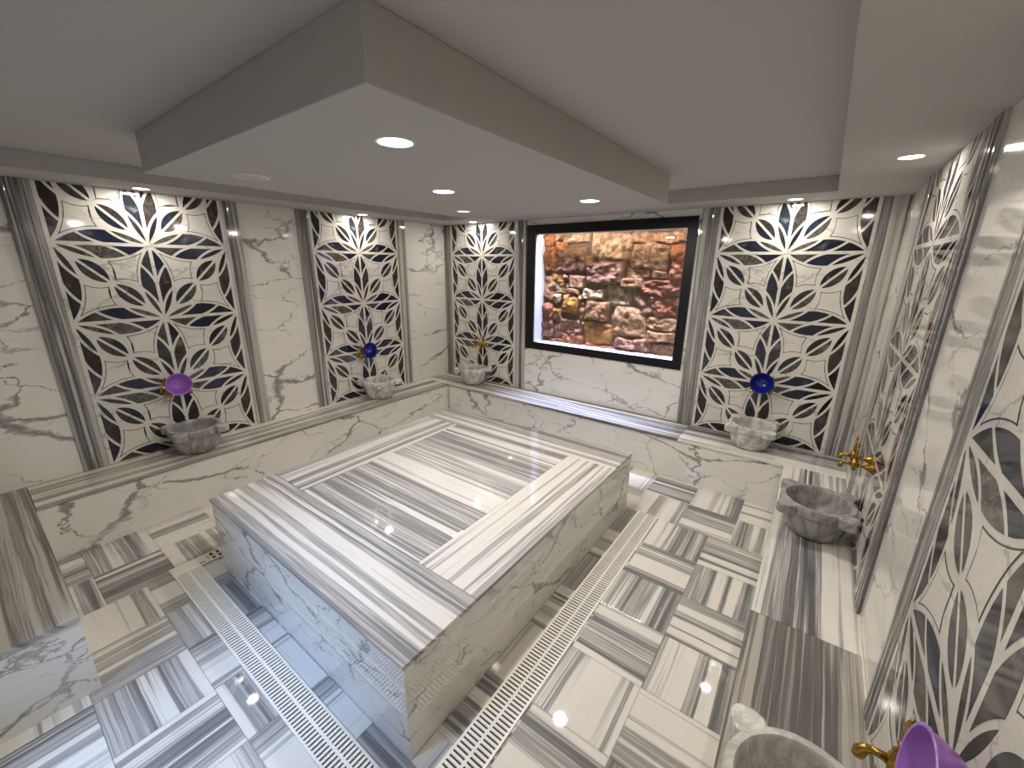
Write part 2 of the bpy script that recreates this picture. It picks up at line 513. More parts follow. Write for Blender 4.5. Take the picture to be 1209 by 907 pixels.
bm = BM(); tint = bm.loops.layers.float_color.new('tint')
boxp(bm, NX0 - .3, NX1 + .3, -ND - .14, -ND + .012, NZ0 - .2, NZ1 + .2, mat=1)
rs = random.Random(5)
for (x0, y0, x1, y1, c) in stones:
    ax, az = sxy(x0, (y0 + y1) / 2); bx, _ = sxy(x1, (y0 + y1) / 2)
    _, tz = sxy((x0 + x1) / 2, y0); _, bz = sxy((x0 + x1) / 2, y1)
    cx, cz, hx, hz = (ax + bx) / 2, (tz + bz) / 2, abs(bx - ax) / 2 * 1.05 + .004, abs(tz - bz) / 2 * 1.05 + .004
    if hx < .006 or hz < .006: continue
    n = max(8, min(28, int(max(hx, hz) * 2 / .012)))
    depth = rs.uniform(.035, .075); off = rs.uniform(0, 50)
    rough_amp = .034 if c in (MV, OR, PP, RB, PK) else .018
    grid = []
    for i in range(n + 1):
        row = []
        for j in range(n + 1):
            a = -1 + 2 * i / n; b = -1 + 2 * j / n
            # squircle outline
            q = (abs(a) ** 5 + abs(b) ** 5) ** .2 if (a or b) else 1
            m = max(abs(a), abs(b)); s = m / q if q > 0 else 1
            s = .35 * s + .65 if True else s
            px, pz = a * hx * s, b * hz * s
            wob = mnoise.noise(Vector((cx + px + off, cz + pz, off)) * 7) * .032
            edge = max(abs(a), abs(b))
            h = depth * (1 - max(0, (edge - .6) / .4) ** 2.6)
            h += edge_f * rough_amp * mnoise.fractal(Vector((cx + px, cz + pz, off)) * 14, 1.0, 2.0, 4) if (edge_f := 1 - max(0, (edge - .8) / .2)) > 0 else 0
            row.append(bm.verts.new((cx + px + wob * edge, ND - .012 - max(h, 0.0) - (0 if edge < .999 else -.02), cz + pz + edge * .032 * mnoise.noise(Vector((cx + px, cz + pz + off, 7.7)) * 7))))
        grid.append(row)
    kk = rs.uniform(.62, .82); cc = (c[0] * kk, c[1] * kk * .92, c[2] * kk * .68)
    for i in range(n):
        for j in range(n):
            f = bm.faces.new((grid[i][j], grid[i + 1][j], grid[i + 1][j + 1], grid[i][j + 1])); f.smooth = True
            for l in f.loops: l[tint] = (*cc, 1)
sw = obj('rubble_stone_wall', bm, [M['stone'], M['mortar']])
tag(sw, 'rough red and ochre rubble stone wall behind the black framed window', 'stone wall')

# ------------------------------------------------------------------ ledges and benches
def masonry(name, label, cat, origin, risers, tops, group=None):
    r = tag(empty(name, P(*origin)), label, cat, group)
    ox, od = origin[0], origin[1]
    bm = BM()
    for q, z1 in risers: quadprism(bm, [(x - ox, d - od) for x, d in q], 0.0, z1)
    o = obj('base', bm, M['riser'], r)
    for q, al, sd, mt, z in tops:
        b2 = BM()
        quadprism(b2, [(x - ox, d - od) for x, d in q], z - .024, z, al, sd)
        obj('top_slab', b2, M[mt], r, bevel=.002)
    return r


def R4(x0, x1, d0, d1): return [(x0, d1), (x1, d1), (x1, d0), (x0, d0)]


e = .002
masonry('stone_ledge', 'low veined marble ledge along the left wall, striped grey top under two basins', 'ledge', (.2, 2.2, 0),
        [(R4(.001, WL - .012, WB + .001, DJ - .001), ZL - .024)],
        [([(.001, DJ - e), (WL, DJ - e), (WL, 2.3), (.001, 2.3)], 'D', 11.3, 'ledge', ZL),
         ([(.001, 2.3 - e), (WL, 2.3 - e), (WL, WB + e), (.001, WB + e)], 'D', 11.3, 'ledge', ZL)])
masonry('stone_ledge', 'low veined marble ledge running beneath the black framed window, striped top', 'ledge', (2.2, .2, 0),
        [(R4(.001, W - .001, .001, WB - .012), ZL - .024)],
        [([(.001, WB), (1.95, WB), (1.95, .001), (.001, .001)], 'X', 5.15, 'ledge', ZL),
         ([(1.952, WB), (3.26, WB), (3.26, .001), (1.952, .001)], 'X', 5.15, 'ledge', ZL),
         ([(3.262, WB), (W - .001, WB), (W - .001, .001), (3.262, .001)], 'X', 7.62, 'bench', ZL)])
DR = 2.192
masonry('stone_bench', 'low marble bench along the right wall with lengthwise striped top carrying two basins', 'bench', (4.26, 2.4, 0),
        [(R4(XB + .012, W - .001, WB + .001, DF - .001), ZL - .024)],
        [(R4(XB, W - .001, WB + e, DR - .001), 'D', 23.4, 'bench', ZL),
         (R4(XB - .003, W - .001, DR + .001, DF - .001), 'D', 2.9, 'dark', ZL)])
masonry('stone_bench', 'broad marble bench block at the lower left with grey brown striped top', 'bench', (.88, 4.2, 0),
        [(R4(.001, 1.743, DJ + .006, DF - .001), ZL - .024)],
        [(R4(.001, 1.755, DJ + .001, DF - .001), 'X', 41.7, 'dark', ZL)])
# pale silicone joint along the right bench
bm = BM(); boxp(bm, W - .007, W - .001, WB + .01, DF - .01, ZL + .0005, ZL + .005)
tag(obj('trim_1', bm, M['silicone']), kind='structure')

# ------------------------------------------------------------------ central slab
FL, FR, BR, BL = (1.285, 3.338), (3.104, 3.342), (3.106, 1.118), (1.246, 1.25)


def lerp(a, b, t): return (a[0] + (b[0] - a[0]) * t, a[1] + (b[1] - a[1]) * t)


def atD(a, b, d): return lerp(a, b, (d - a[1]) / (b[1] - a[1]))


slab = tag(empty('heated_stone_platform', P(2.19, 2.27, 0)), 'big rectangular marble platform in the middle of the floor, striped top and veined sides', 'platform')
so = (2.19, 2.27)
def loc2(q): return [(x - so[0], d - so[1]) for x, d in q]


bm = BM()
ins = .006
quadprism(bm, loc2([(FL[0] + ins, FL[1] - ins), (FR[0] - ins, FR[1] - ins), (BR[0] - ins, BR[1] + ins), (BL[0] + ins, BL[1] + ins)]), 0, ZS - .022)
obj('base', bm, M['slabface'], slab)
fl2, fr2 = atD(FL, BL, 2.943), atD(FR, BR, 2.943)
bl2, br2 = atD(BL, FL, 1.535), atD(BR, FR, 1.45)
def onedge(a, b, x): return lerp(a, b, (x - a[0]) / (b[0] - a[0]))
fi_l, fi_r = onedge(fl2, fr2, 1.645), onedge(fl2, fr2, 2.73)
bi_l, bi_r = onedge(bl2, br2, 1.62), onedge(bl2, br2, 2.735)


def shrink(q, k=.0008):
    cx = sum(p[0] for p in q) / 4; cy = sum(p[1] for p in q) / 4
    return [(p[0] + (cx - p[0] > 0) * k - (cx - p[0] < 0) * k, p[1] + (cy - p[1] > 0) * k - (cy - p[1] < 0) * k) for p in q]


for q, al, sd in (([FL, FR, fr2, fl2], 'X', 3.21), ([bl2, br2, BR, BL], 'X', 14.55), ([fl2, fi_l, bi_l, bl2], 'D', 27.3), ([fi_r, fr2, br2, bi_r], 'D', 33.85), ([fi_l, fi_r, bi_r, bi_l], 'X', 52.0)):
    bm = BM(); quadprism(bm, loc2(shrink(q)), ZS - .022, ZS, al, sd)
    obj('top_slab', bm, M['top'], slab, bevel=.0015)

# ------------------------------------------------------------------ pilasters (striped marble mouldings)
def pilaster(i, wall, a, b):
    """a<b coordinates along the wall"""
    w = b - a
    prof = [(0, 0), (0, .009), (.06, .012), (.22, .012), (.25, .009), (.42, .009), (.46, .014), (.60, .014), (.64, .009), (.80, .009), (.83, .012), (.95, .012), (1, .009), (1, 0)]
    bm = BM(); uv = uvlay(bm)
    z0, z1 = ZL + .001, ZC - .001

    def pt(s, h, z):
        t = a + s * w
        if wall == 'L': return P(h + .0005, t, z)
        if wall == 'R': return P(W - h - .0005, t, z)
        return P(t, h + .0005, z)
    lo = [bm.verts.new(pt(s, h, z0)) for s, h in prof]; hi = [bm.verts.new(pt(s, h, z1)) for s, h in prof]
    fs = []; n = len(prof); sd = i * 4.37
    for k in range(n):
        k2 = (k + 1) % n
        f = bm.faces.new((lo[k], lo[k2], hi[k2], hi[k])); fs.append(f)
        for l, (kk, zz) in zip(f.loops, ((k, z0), (k2, z0), (k2, z1), (k, z1))):
            l[uv].uv = (prof[kk][0] * .13 + sd, zz + sd)
    fs.append(bm.faces.new(lo)); fs.append(bm.faces.new(hi))
    bmesh.ops.recalc_face_normals(bm, faces=fs)
    tag(obj('trim_%d' % (i + 1), bm, M['pil']), kind='structure')


PW = 1.03
pl = [('L', 3.567, 3.70), ('L', 2.412, 2.531), ('L', 1.803, 1.925), ('L', .648, .767),
      ('B', .004, .124), ('B', 1.160, 1.303), ('B', 3.135, 3.272), ('B', 4.308, W - .004),
      ('R', .648, .767), ('R', 1.803, 1.94), ('R', 2.43, 2.531), ('R', 3.567, 3.70)]
for i, (w_, a, b) in enumerate(pl): pilaster(i + 1, w_, a, b)

# ------------------------------------------------------------------ flower inlay panels
def arc(p, q, bulge, n=14):
    """circular arc from p to q; bulge>0 bends to the left of p->q (sagitta as length)"""
    p = Vector(p); q = Vector(q); ch = q - p; L = ch.length
    if abs(bulge) < 1e-6: return [p.lerp(q, k / n) for k in range(n + 1)]
    s = bulge; Rr = (L * L / 4 + s * s) / (2 * abs(s))
    nrm = Vector((-ch.y, ch.x)).normalized() * (1 if s > 0 else -1)
    c = (p + q) / 2 - nrm * (Rr - abs(s))
    a0 = math.atan2(p.y - c.y, p.x - c.x); a1 = math.atan2(q.y - c.y, q.x - c.x)
    da = (a1 - a0 + PI) % (2 * PI) - PI
    return [Vector((c.x + Rr * math.cos(a0 + da * k / n), c.y + Rr * math.sin(a0 + da * k / n))) for k in range(n + 1)]


def offset_line(pl_, d):
    out = []
    m = len(pl_)
    for i, p in enumerate(pl_):
        t = (pl_[min(i + 1, m - 1)] - pl_[max(i - 1, 0)]).normalized()
        out.append(p + Vector((-t.y, t.x)) * d)
    return out


def seg_int(a, b, c, d):
    r = b - a; s = d - c; den = r.x * s.y - r.y * s.x
    if abs(den) < 1e-12: return None
    t = ((c.x - a.x) * s.y - (c.y - a.y) * s.x) / den; u = ((c.x - a.x) * r.y - (c.y - a.y) * r.x) / den
    if -1e-9 <= t <= 1 + 1e-9 and -1e-9 <= u <= 1 + 1e-9: return t, u, a + r * t
    return None


def inset(curves):
    """curves: list of (polyline, halfwidth), counter-clockwise loop. Returns inset polygon or None."""
    off = []
    for pl_, d in curves:
        o = offset_line(pl_, d)
        o = [o[0] + (o[0] - o[1]).normalized() * .06] + o + [o[-1] + (o[-1] - o[-2]).normalized() * .06]
        off.append(o)
    n = len(off); cuts = []
    for i in range(n):
        A, Bc = off[i], off[(i + 1) % n]; best = None
        for x in range(len(A) - 1, 0, -1):
            for y in range(len(Bc) - 1):
                h = seg_int(A[x - 1], A[x], Bc[y], Bc[y + 1])
                if h:
                    # prefer hit nearest the shared corner
                    dist = (h[2] - curves[i][0][-1]).length
                    if best is None or dist < best[0]: best = (dist, x - 1 + h[0], y + h[1], h[2])
        if best is None: return None
        cuts.append(best)
    poly = []
    for i in range(n):
        s = cuts[i - 1][2]; e2 = cuts[i][1]
        if e2 <= s: return None
        poly.append(cuts[i - 1][3])
        for k in range(math.floor(s) + 1, math.floor(e2) + 1):
            if s + 1e-6 < k < e2 - 1e-6: poly.append(off[i][k])
    return poly


def area(pg): return .5 * sum(pg[i].x * pg[(i + 1) % len(pg)].y - pg[(i + 1) % len(pg)].x * pg[i].y for i in range(len(pg)))


def ccw(curves):
    pts = [p for c, _ in curves for p in c[:-1]]
    if area(pts) < 0:
        curves = [(c[::-1], d) for c, d in curves[::-1]]
    return curves


NAVY = (.012, .021, .055); SLATE = (.030, .043, .065); DARK = (.022, .023, .028); BROWN = (.060, .050, .042); GREY = (.17, .155, .135); BLK = (.010, .011, .016); GREYD = (.085, .078, .068)
HB, HA, HE = .016, .0165, .022    # half widths of lattice bars: inner curves, arcs, straight edges (cell units)


def sub_arc(full, t0, t1, n=12):
    m = len(full) - 1; out = []
    for k in range(n + 1):
        t = (t0 + (t1 - t0) * k / n) * m; i = min(int(t), m - 1)
        out.append(full[i].lerp(full[i + 1], t - i))
    return out


def cell(cols):
    """one unit cell [0,1]^2, fan corners (0,0) and (1,1). cols: dict of colours. Returns (pieces, whites)"""
    pcs = []; whites = []
    b = .195
    # the three leaves on an edge starting at fan corner, cell on the left of the edge direction (p->q)
    def edge(p, q, names, left):
        p = Vector(p); q = Vector(q); ch = q - p; nrm = Vector((-ch.y, ch.x)) * (1 if left else -1)
        def loc(s, h): return p + ch * s + nrm * h
        full = arc(p, q, b if left else -b, 40)
        ln = lambda s0, s1: [loc(s0 + (s1 - s0) * k / 8, 0) for k in range(9)]
        d1a, d1b = .0, .44       # divider 1: from the edge line near the fan corner to the arc
        d2a, d2b = .46, .73
        A1 = sub_arc(full, d1b, d1b + .0001, 1)[0]; A2 = sub_arc(full, d2b, d2b + .0001, 1)[0]
        sg = 1 if left else -1
        D1 = arc(loc(d1a, .0), A1, -.050 * sg); D2 = arc(loc(d2a, 0), A2, -.022 * sg)
        # small leaf between arc and D1
        pcs.append((ccw([(D1, HB), (sub_arc(full, 0, d1b)[::-1], HA)]), cols[names[0]]))
        pcs.append((ccw([(ln(d1a, d2a), HE), (D2, HB), (sub_arc(full, d1b, d2b)[::-1], HA), (D1[::-1], HB)]), cols[names[1]]))
        pcs.append((ccw([(ln(d2a, 1), HE), (sub_arc(full, d2b, 1)[::-1], HA), (D2[::-1], HB)]), cols[names[2]]))
    edge((0, 0), (1, 0), ('b0', 'b1', 'b2'), True)
    edge((0, 0), (0, 1), ('l0', 'l1', 'l2'), False)
    edge((1, 1), (1, 0), ('r0', 'r1', 'r2'), False)
    edge((1, 1), (0, 1), ('t0', 't1', 't2'), True)
    # diagonal leaves from the fan corners to the middle; their stems are hidden behind the edge lenses
    mid = Vector((.5, .5))
    for c, nm in ((Vector((0, 0)), ('d0', 'd1')), (Vector((1, 1)), ('e0', 'e1'))):
        for sg, k in ((1, 0), (-1, 1)):
            start = c + (mid - c) * .35
            up = arc(start, mid, .116 * sg, 16)
            line = [mid.lerp(start, k2 / 8) for k2 in range(9)]
            pcs.append((ccw([(up, HA), (line, .016)]), cols[nm[k]]))
    # concave white squares at the plain corners
    for c in (Vector((0, 1)), Vector((1, 0))):
        # corner = crossing of the two edge lenses near the plain corner is the corner itself; tips: mid, two points on the lenses
        if c.x == 0:
            fullE = arc((0, 0), (0, 1), -b, 40); fullT = arc((1, 1), (0, 1), b, 40)
        else:
            fullE = arc((1, 1), (1, 0), -b, 40); fullT = arc((0, 0), (1, 0), b, 40)
        tE, tT = .47, .47
        eP = sub_arc(fullE, tE, 1, 16); tP = sub_arc(fullT, tT, 1, 16)
        fanE = fullE[0]; fanT = fullT[0]
        # concave sides along the diagonal leaves
        sE = arc(eP[0], mid, .04, 12)
        sT = arc(tP[0], mid, -.04, 12)
        loop = [(eP, HA), (tP[::-1], HA), (sT, .026), (sE[::-1], .026)]
        whites.append(ccw(loop))
    return pcs, whites


CR_ = dict(t2=GREY, t1=NAVY, t0=BLK, l2=NAVY, l1=BROWN, l0=DARK, b0=GREY, b1=NAVY, b2=BLK, r0=BLK, r1=GREYD, r2=DARK, d0=SLATE, d1=GREY, e0=GREYD, e1=DARK)
CL_ = dict(t2=NAVY, t1=GREY, t0=GREYD, l2=GREYD, l1=SLATE, l0=BROWN, b0=GREY, b1=NAVY, b2=GREYD, r0=SLATE, r1=BROWN, r2=SLATE, d0=BROWN, d1=SLATE, e0=GREYD, e1=SLATE)
HCELL = .5325; ZROW = (.3875, .92, 1.4525, 1.985)


def clip_z(pg, zmax, keep_below=True):
    out = []
    n = len(pg)
    for i in range(n):
        a, b2 = pg[i], pg[(i + 1) % n]
        ia = (a.y <= zmax) == keep_below; ib = (b2.y <= zmax) == keep_below
        if ia: out.append(a)
        if ia != ib:
            t = (zmax - a.y) / (b2.y - a.y); out.append(a.lerp(b2, t))
    return out if len(out) > 2 else None


def build_panel():
    bm = BM(); tint = bm.loops.layers.float_color.new('tint')
    z0, z1 = ZL + .001, ZC - .001
    th = .008
    # body
    vs = [bm.verts.new(v) for v in ((-PW / 2, -th, z0), (PW / 2, -th, z0), (PW / 2, -th, z1), (-PW / 2, -th, z1), (-PW / 2, 0, z0), (PW / 2, 0, z0), (PW / 2, 0, z1), (-PW / 2, 0, z1))]
    for f in ((0, 1, 2, 3), (5, 4, 7, 6), (4, 0, 3, 7), (1, 5, 6, 2), (3, 2, 6, 7), (4, 5, 1, 0)): bm.faces.new([vs[i] for i in f])
    bw = PW / 2 - .012
    for row, zb in enumerate(ZROW):
        for side in (1, -1):
            pcs, whites = cell(CR_ if side == 1 else CL_)
            def mp(v): return Vector((side * (.0 + v.x * bw), zb + v.y * HCELL))
            def put(pg, y, mi, c=None):
                q = [mp(v) for v in pg]
                q = clip_z(q, z1 - .003); q = clip_z(q, z0 + .004, False) if q else None
                if not q or abs(area(q)) < 3e-6: return
                if area(q) < 0: q = q[::-1]
                try: f = bm.faces.new([bm.verts.new((v.x, y, v.y)) for v in q])
                except ValueError: return
                f.material_index = mi
                if c:
                    k = rr.uniform(.6, 1.0)
                    for l in f.loops: l[tint] = (c[0] * k, c[1] * k, c[2] * k, 1)
            for curves, c in pcs:
                pg = inset(curves)
                if not pg: FAIL.append(len(curves))
                if pg: put(pg, -th - .0006, 1, c)
            for curves in whites:
                o = inset(curves); i2 = inset([(c, d + .0085) for c, d in curves])
                if o and i2:
                    put(o, -th - .0005, 2); put(i2, -th - .0009, 0)
    bmesh.ops.triangulate(bm, faces=[f for f in bm.faces if len(f.verts) > 4])
    return bm


rr = random.Random(3)
FAIL = []
panel0 = obj('flower_inlay_panel', build_panel(), [M['lattice'], M['inlay'], M['line']])
spots = [('L', 3.049, 'flower inlay panel on the left wall behind a round purple bowl'),
         ('L', 1.285, 'flower inlay panel on the left wall behind a round blue bowl'),
         ('B', .642, 'narrow looking flower inlay panel between the room corner and the black framed window'),
         ('B', 3.79, 'flower inlay panel to the right of the window behind a blue bowl and mottled basin'),
         ('R', 1.285, 'steeply foreshortened flower inlay panel on the right wall behind the bare brass taps'),
         ('R', 3.049, 'closest flower inlay panel at the lower right edge behind the big purple bowl')]


def wall_frame(w_, t, h=0.0, z=0.0):
    if w_ == 'L': return P(h, t, z), PI / 2
    if w_ == 'R': return P(W - h, t, z), -PI / 2
    return P(t, h, z), 0.0


for i, (w_, t, lab) in enumerate(spots):
    o = panel0 if i == 0 else copy_tree(panel0)
    l, r = wall_frame(w_, t, .0008)
    o.location = l; o.rotation_euler = (0, 0, r)
    tag(o, lab, 'wall panel', 'flower inlay panels on the walls')

# ------------------------------------------------------------------ marble basins
bas = empty('marble_basin')
bm = BM()
prof = [(0, 0), (.095, 0), (.112, .004), (.128, .018), (.145, .05), (.157, .09), (.163, .13), (.164, .150), (.176, .156), (.179, .163), (.179, .203), (.175, .210), (.155, .2115), (.150, .206), (.147, .17), (.140, .11), (.118, .055), (.075, .032), (0, .028)]
lathe(bm, prof, 56)
obj('bowl', bm, M['basin'], bas, autosmooth=50)
for k in range(4):
    a = PI / 4 + k * PI / 2
    bm = BM()
    # carved lobe: rounded tongue
    cx, cy = .196 * math.cos(a), .196 * math.sin(a)
    pts = []
    for s in range(28):
        t = 2 * PI * s / 28
        rx = .046 + .004 * math.cos(2 * t); ry = .047
        x = rx * math.cos(t); y = ry * math.sin(t) * (1.12 if math.cos(t) < 0 else 1)
        pts.append((cx + x * math.cos(a) - y * math.sin(a), cy + x * math.sin(a) + y * math.cos(a)))
    # keep lobe outside the inner hollow of the bowl
    ok = []
    for x, y in pts:
        r = math.hypot(x, y)
        if r < .160: x, y = x * .160 / r, y * .160 / r
        ok.append((x, y))
    quadprism(bm, [(x, -y) for x, y in ok][::-1], .152, .2105)
    obj('lug', bm, M['basin'], bas, bevel=.010)
BAS = [('L', 3.06, .215, 'grey marble basin on the left ledge under the purple bowl', 'basin'),
       ('L', 1.30, .205, 'grey marble basin on the left ledge under a blue bowl, near the room corner', 'basin_pale'),
       ('B', .645, .205, 'pale marble basin on the back ledge just left of the black window', 'basin_pale'),
       ('B', 3.79, .215, 'white mottled marble basin on the back ledge right of the window', 'basin_pale'),
       ('R', 1.335, .195, 'dark grey marble basin on the right bench below bare brass taps', 'basin_dark'),
       ('R', 3.05, .195, 'cream marble basin cut off by the bottom edge on the right bench', 'basin_cream')]
for i, (w_, t, h, lab, mt) in enumerate(BAS):
    o = bas if i == 0 else copy_tree(bas)
    l, r = wall_frame(w_, t, h, ZL + .0005)
    o.location = l; o.rotation_euler = (0, 0, r)
    for ch in o.children:
        ch.material_slots[0].link = 'OBJECT'; ch.material_slots[0].material = M[mt]
    tag(o, lab, 'basin', 'carved marble basins')

# ------------------------------------------------------------------ brass taps (local: wall at y=0, room towards -y)
tap = empty('brass_tap')
bm = BM(); lathe(bm, [(0, 0), (.030, 0), (.030, .004), (.026, .008), (.018, .022), (.012, .036), (.0, .036)], 24, axis_matrix((0, -1, 0)))
obj('flange', bm, M['brass'], tap, autosmooth=40)
bm = BM(); tube(bm, [(0, -.030, 0), (0, -.050, 0), (0, -.072, 0)], [.0085, .0085, .0085])
obj('pipe', bm, M['brass'], tap)
bm = BM(); lathe(bm, [(0, -.034), (.007, -.034), (.011, -.028), (.009, -.022), (.016, -.012), (.019, 0), (.017, .012), (.011, .022), (.014, .027), (.011, .033), (0, .033)], 24, Matrix.Translation((0, -.078, 0)))
obj('body', bm, M['brass'], tap, autosmooth=40)
bm = BM(); tube(bm, [(0, -.092, .0), (0, -.105, .002), (0, -.118, .002), (0, -.128, -.004), (0, -.134, -.016), (0, -.135, -.026)], [.010, .0085, .0085, .010, .0125, .0115])
obj('spout', bm, M['brass'], tap)
bm = BM()
lathe(bm, [(0, .032), (.007, .032), (.006, .044), (.010, .050), (.006, .056), (.0, .056)], 16, Matrix.Translation((0, -.078, 0)))
for s, (zz, wdt) in enumerate(((.058, .010), (.068, .017), (.080, .012), (.092, .016), (.104, .008))):
    # openwork leaf of the key: beads in a flat spray
    for q in (-1, 0, 1):
        x = q * wdt * .8
        m = Matrix.Translation((x, -.078, zz + abs(q) * -.003)) @ Matrix.Diagonal((.0075, .0055, .0075, 1))
        bmesh.ops.create_uvsphere(bm, u_segments=10, v_segments=8, radius=1, matrix=m)
bmesh.ops.create_uvsphere(bm, u_segments=10, v_segments=8, radius=1, matrix=Matrix.Translation((0, -.078, .113)) @ Matrix.Diagonal((.006, .005, .009, 1)))
obj('handle', bm, M['brass'], tap, smooth=True)
TAPW = [('L', 3.085, .885, .066, 'by the purple bowl on the left wall'), ('L', 1.352, .885, .066, 'by the blue bowl on the left wall'), ('B', .655, .885, .062, 'on the flower panel left of the window'),
        ('B', 3.80, .885, .066, 'by the blue bowl right of the window'), ('R', 1.325, .885, .062, 'over the dark basin on the right wall'), ('R', 3.19, .905, .105, 'by the purple bowl at the lower right')]
first = True
for w_, t, z_, TS, lab in TAPW:
    for sg, nm in ((-1, 'left'), (1, 'right')):
        o = tap if first else copy_tree(tap); first = False
        sgn = {'L': -1, 'R': 1, 'B': 1}[w_]
        l, r = wall_frame(w_, t + sg * sgn * TS, .0095, z_)
        o.location = l; o.rotation_euler = (0, 0, r)
        tag(o, 'brass tap on the %s of the pair %s' % (nm, lab), 'tap', 'brass wall taps')

# ------------------------------------------------------------------ bowls hung on the taps
def bowl(matn):
    b = BM()
    outer = [(0, .0), (.028, .001), (.030, .004), (.048, .012), (.066, .030), (.078, .055), (.082, .072), (.087, .074), (.088, .077), (.086, .079), (.081, .078), (.076, .058), (.063, .034), (.046, .017), (.034, .0105), (.031, .012), (.028, .010), (.016, .008), (.013, .0105), (.009, .013), (0, .014)]
    lathe(b, outer, 48)
    return b


BOWLS = [('L', 3.088, .082, .943, 'purple', 'round light purple metal bowl hanging above the left wall basin nearest the front'),
         ('L', 1.352, .082, .943, 'blue', 'dark blue metal bowl hanging on the left wall taps, nearer the room corner'),
         ('B', 3.80, .082, .943, 'blue', 'dark blue metal bowl hanging on the taps right of the window'),
         ('R', 3.19, .018, 1.0, 'purple', 'large looking purple metal bowl at the lower right corner beside a brass tap')]
for w_, t, h, z_, mt, lab in BOWLS:
    o = obj('metal_bowl', bowl(mt), M[mt], smooth=True, autosmooth=45)
    l, r = wall_frame(w_, t, h, z_)
    dirv = {'L': (1, 0, .10), 'R': (-1, 0, .10), 'B': (0, -1, .10)}[w_]
    o.matrix_world = axis_matrix(dirv, l)
    tag(o, lab, 'bowl', 'metal bathing bowls')

# ------------------------------------------------------------------ floor drains
def grate(bm, x0, x1, d0, d1, z0=.0015, z1=.007, pitch=.0200, along='D'):
    """slotted cover; the long direction is `along`"""
    if along == 'D':
        L0, L1, A0, A1 = d0, d1, x0, x1
        bx = lambda a0, a1, l0, l1: boxp(bm, a0, a1, l0, l1, z0, z1)
    else:
        L0, L1, A0, A1 = x0, x1, d0, d1
        bx = lambda a0, a1, l0, l1: boxp(bm, l0, l1, a0, a1, z0, z1)
    rim = .010; mid = (A0 + A1) / 2
    bx(A0, A0 + rim, L0, L1); bx(A1 - rim, A1, L0, L1); bx(mid - .006, mid + .006, L0, L1)
    n = int(round((L1 - L0) / pitch)); p = (L1 - L0) / n
    for k in range(n + 1):
        c = L0 + k * p; a = max(L0, c - .0056); b2 = min(L1, c + .0056)
        bx(A0 + rim, mid - .006, a, b2); bx(mid + .006, A1 - rim, a, b2)


dx0, dx1 = 3.197, 3.350
d1 = tag(empty('floor_drain', P(3.27, 2.27, 0)), 'long cream slotted floor drain between the platform and the right bench', 'floor drain', 'slotted floor drains')
bm = BM(); boxp(bm, dx0 - 3.27, dx1 - 3.27, 1.115 - 2.27, 3.421 - 2.27, .0003, .0012); obj('channel', bm, M['slot'], d1)
bm = BM(); grate(bm, dx0 - 3.27, dx1 - 3.27, 1.115 - 2.27, 3.421 - 2.27); obj('grate', bm, M['plastic'], d1)
e0, e1 = 3.424, 3.563
d2 = tag(empty('floor_drain', P(2.2, 3.49, 0)), 'cream slotted floor drain in the left foreground along the bluish platform side', 'floor drain', 'slotted floor drains')
bm = BM(); boxp(bm, 1.185 - 2.2, 3.35 - 2.2, e0 - 3.49, e1 - 3.49, .0003, .0012); obj('channel', bm, M['slot'], d2)
bm = BM(); grate(bm, 1.185 - 2.2, 3.35 - 2.2, e0 - 3.49, e1 - 3.49, along='X'); obj('grate', bm, M['plastic'], d2)
bm = BM()
px0, px1 = 1.078 - 2.2, 1.184 - 2.2
boxp(bm, px0, px1, 3.375 - 3.49, 3.565 - 3.49, .0003, .007)
# short grille of the end piece
boxp(bm, px0, px1, 3.205 - 3.49, 3.218 - 3.49, .0003, .007)
boxp(bm, px0, px0 + .010, 3.218 - 3.49, 3.375 - 3.49, .0003, .007); boxp(bm, px1 - .010, px1, 3.218 - 3.49, 3.375 - 3.49, .0003, .007)
boxp(bm, px0 + .050, px0 + .060, 3.218 - 3.49, 3.375 - 3.49, .0003, .007)
for k in range(4):
    dd = 3.246 + k * .036 - 3.49
    boxp(bm, px0 + .010, px1 - .010, dd, dd + .018, .0003, .007)
obj('end_plate', bm, M['plastic'], d2, bevel=.001)
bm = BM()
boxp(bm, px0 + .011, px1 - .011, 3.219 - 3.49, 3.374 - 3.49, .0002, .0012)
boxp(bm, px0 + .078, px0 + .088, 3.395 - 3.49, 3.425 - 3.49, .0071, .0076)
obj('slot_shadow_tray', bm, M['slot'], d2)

# ------------------------------------------------------------------ lamps
def lamp(x, d, z, rad, lens, label, watt, angle=120, blend=.6, name='ceiling_downlight', group='ceiling downlights', size=.05):
    e_ = tag(empty(name, P(x, d, z)), label, 'ceiling light', group)
    bm = BM(); lathe(bm, [(rad * .84, .0), (rad * .86, -.004), (rad * .97, -.004), (rad, -.0005), (rad, 0)], 40)
    obj('ring', bm, M['lampring'], e_)
    bm = BM(); lathe(bm, [(0, -.0022), (rad * .84, -.0022), (rad * .84, -.0005)], 40)
    obj('lens', bm, M[lens], e_)
    if watt:
        L = bpy.data.lights.new('downlight_beam', 'AREA'); L.shape = 'DISK'; L.size = rad * 1.5; L.energy = watt; L.color = (1.0, .935, .85)
        o = bpy.data.objects.new('downlight_beam', L); COL.objects.link(o); o.parent = e_; o.location = (0, 0, -.006)
    return e_


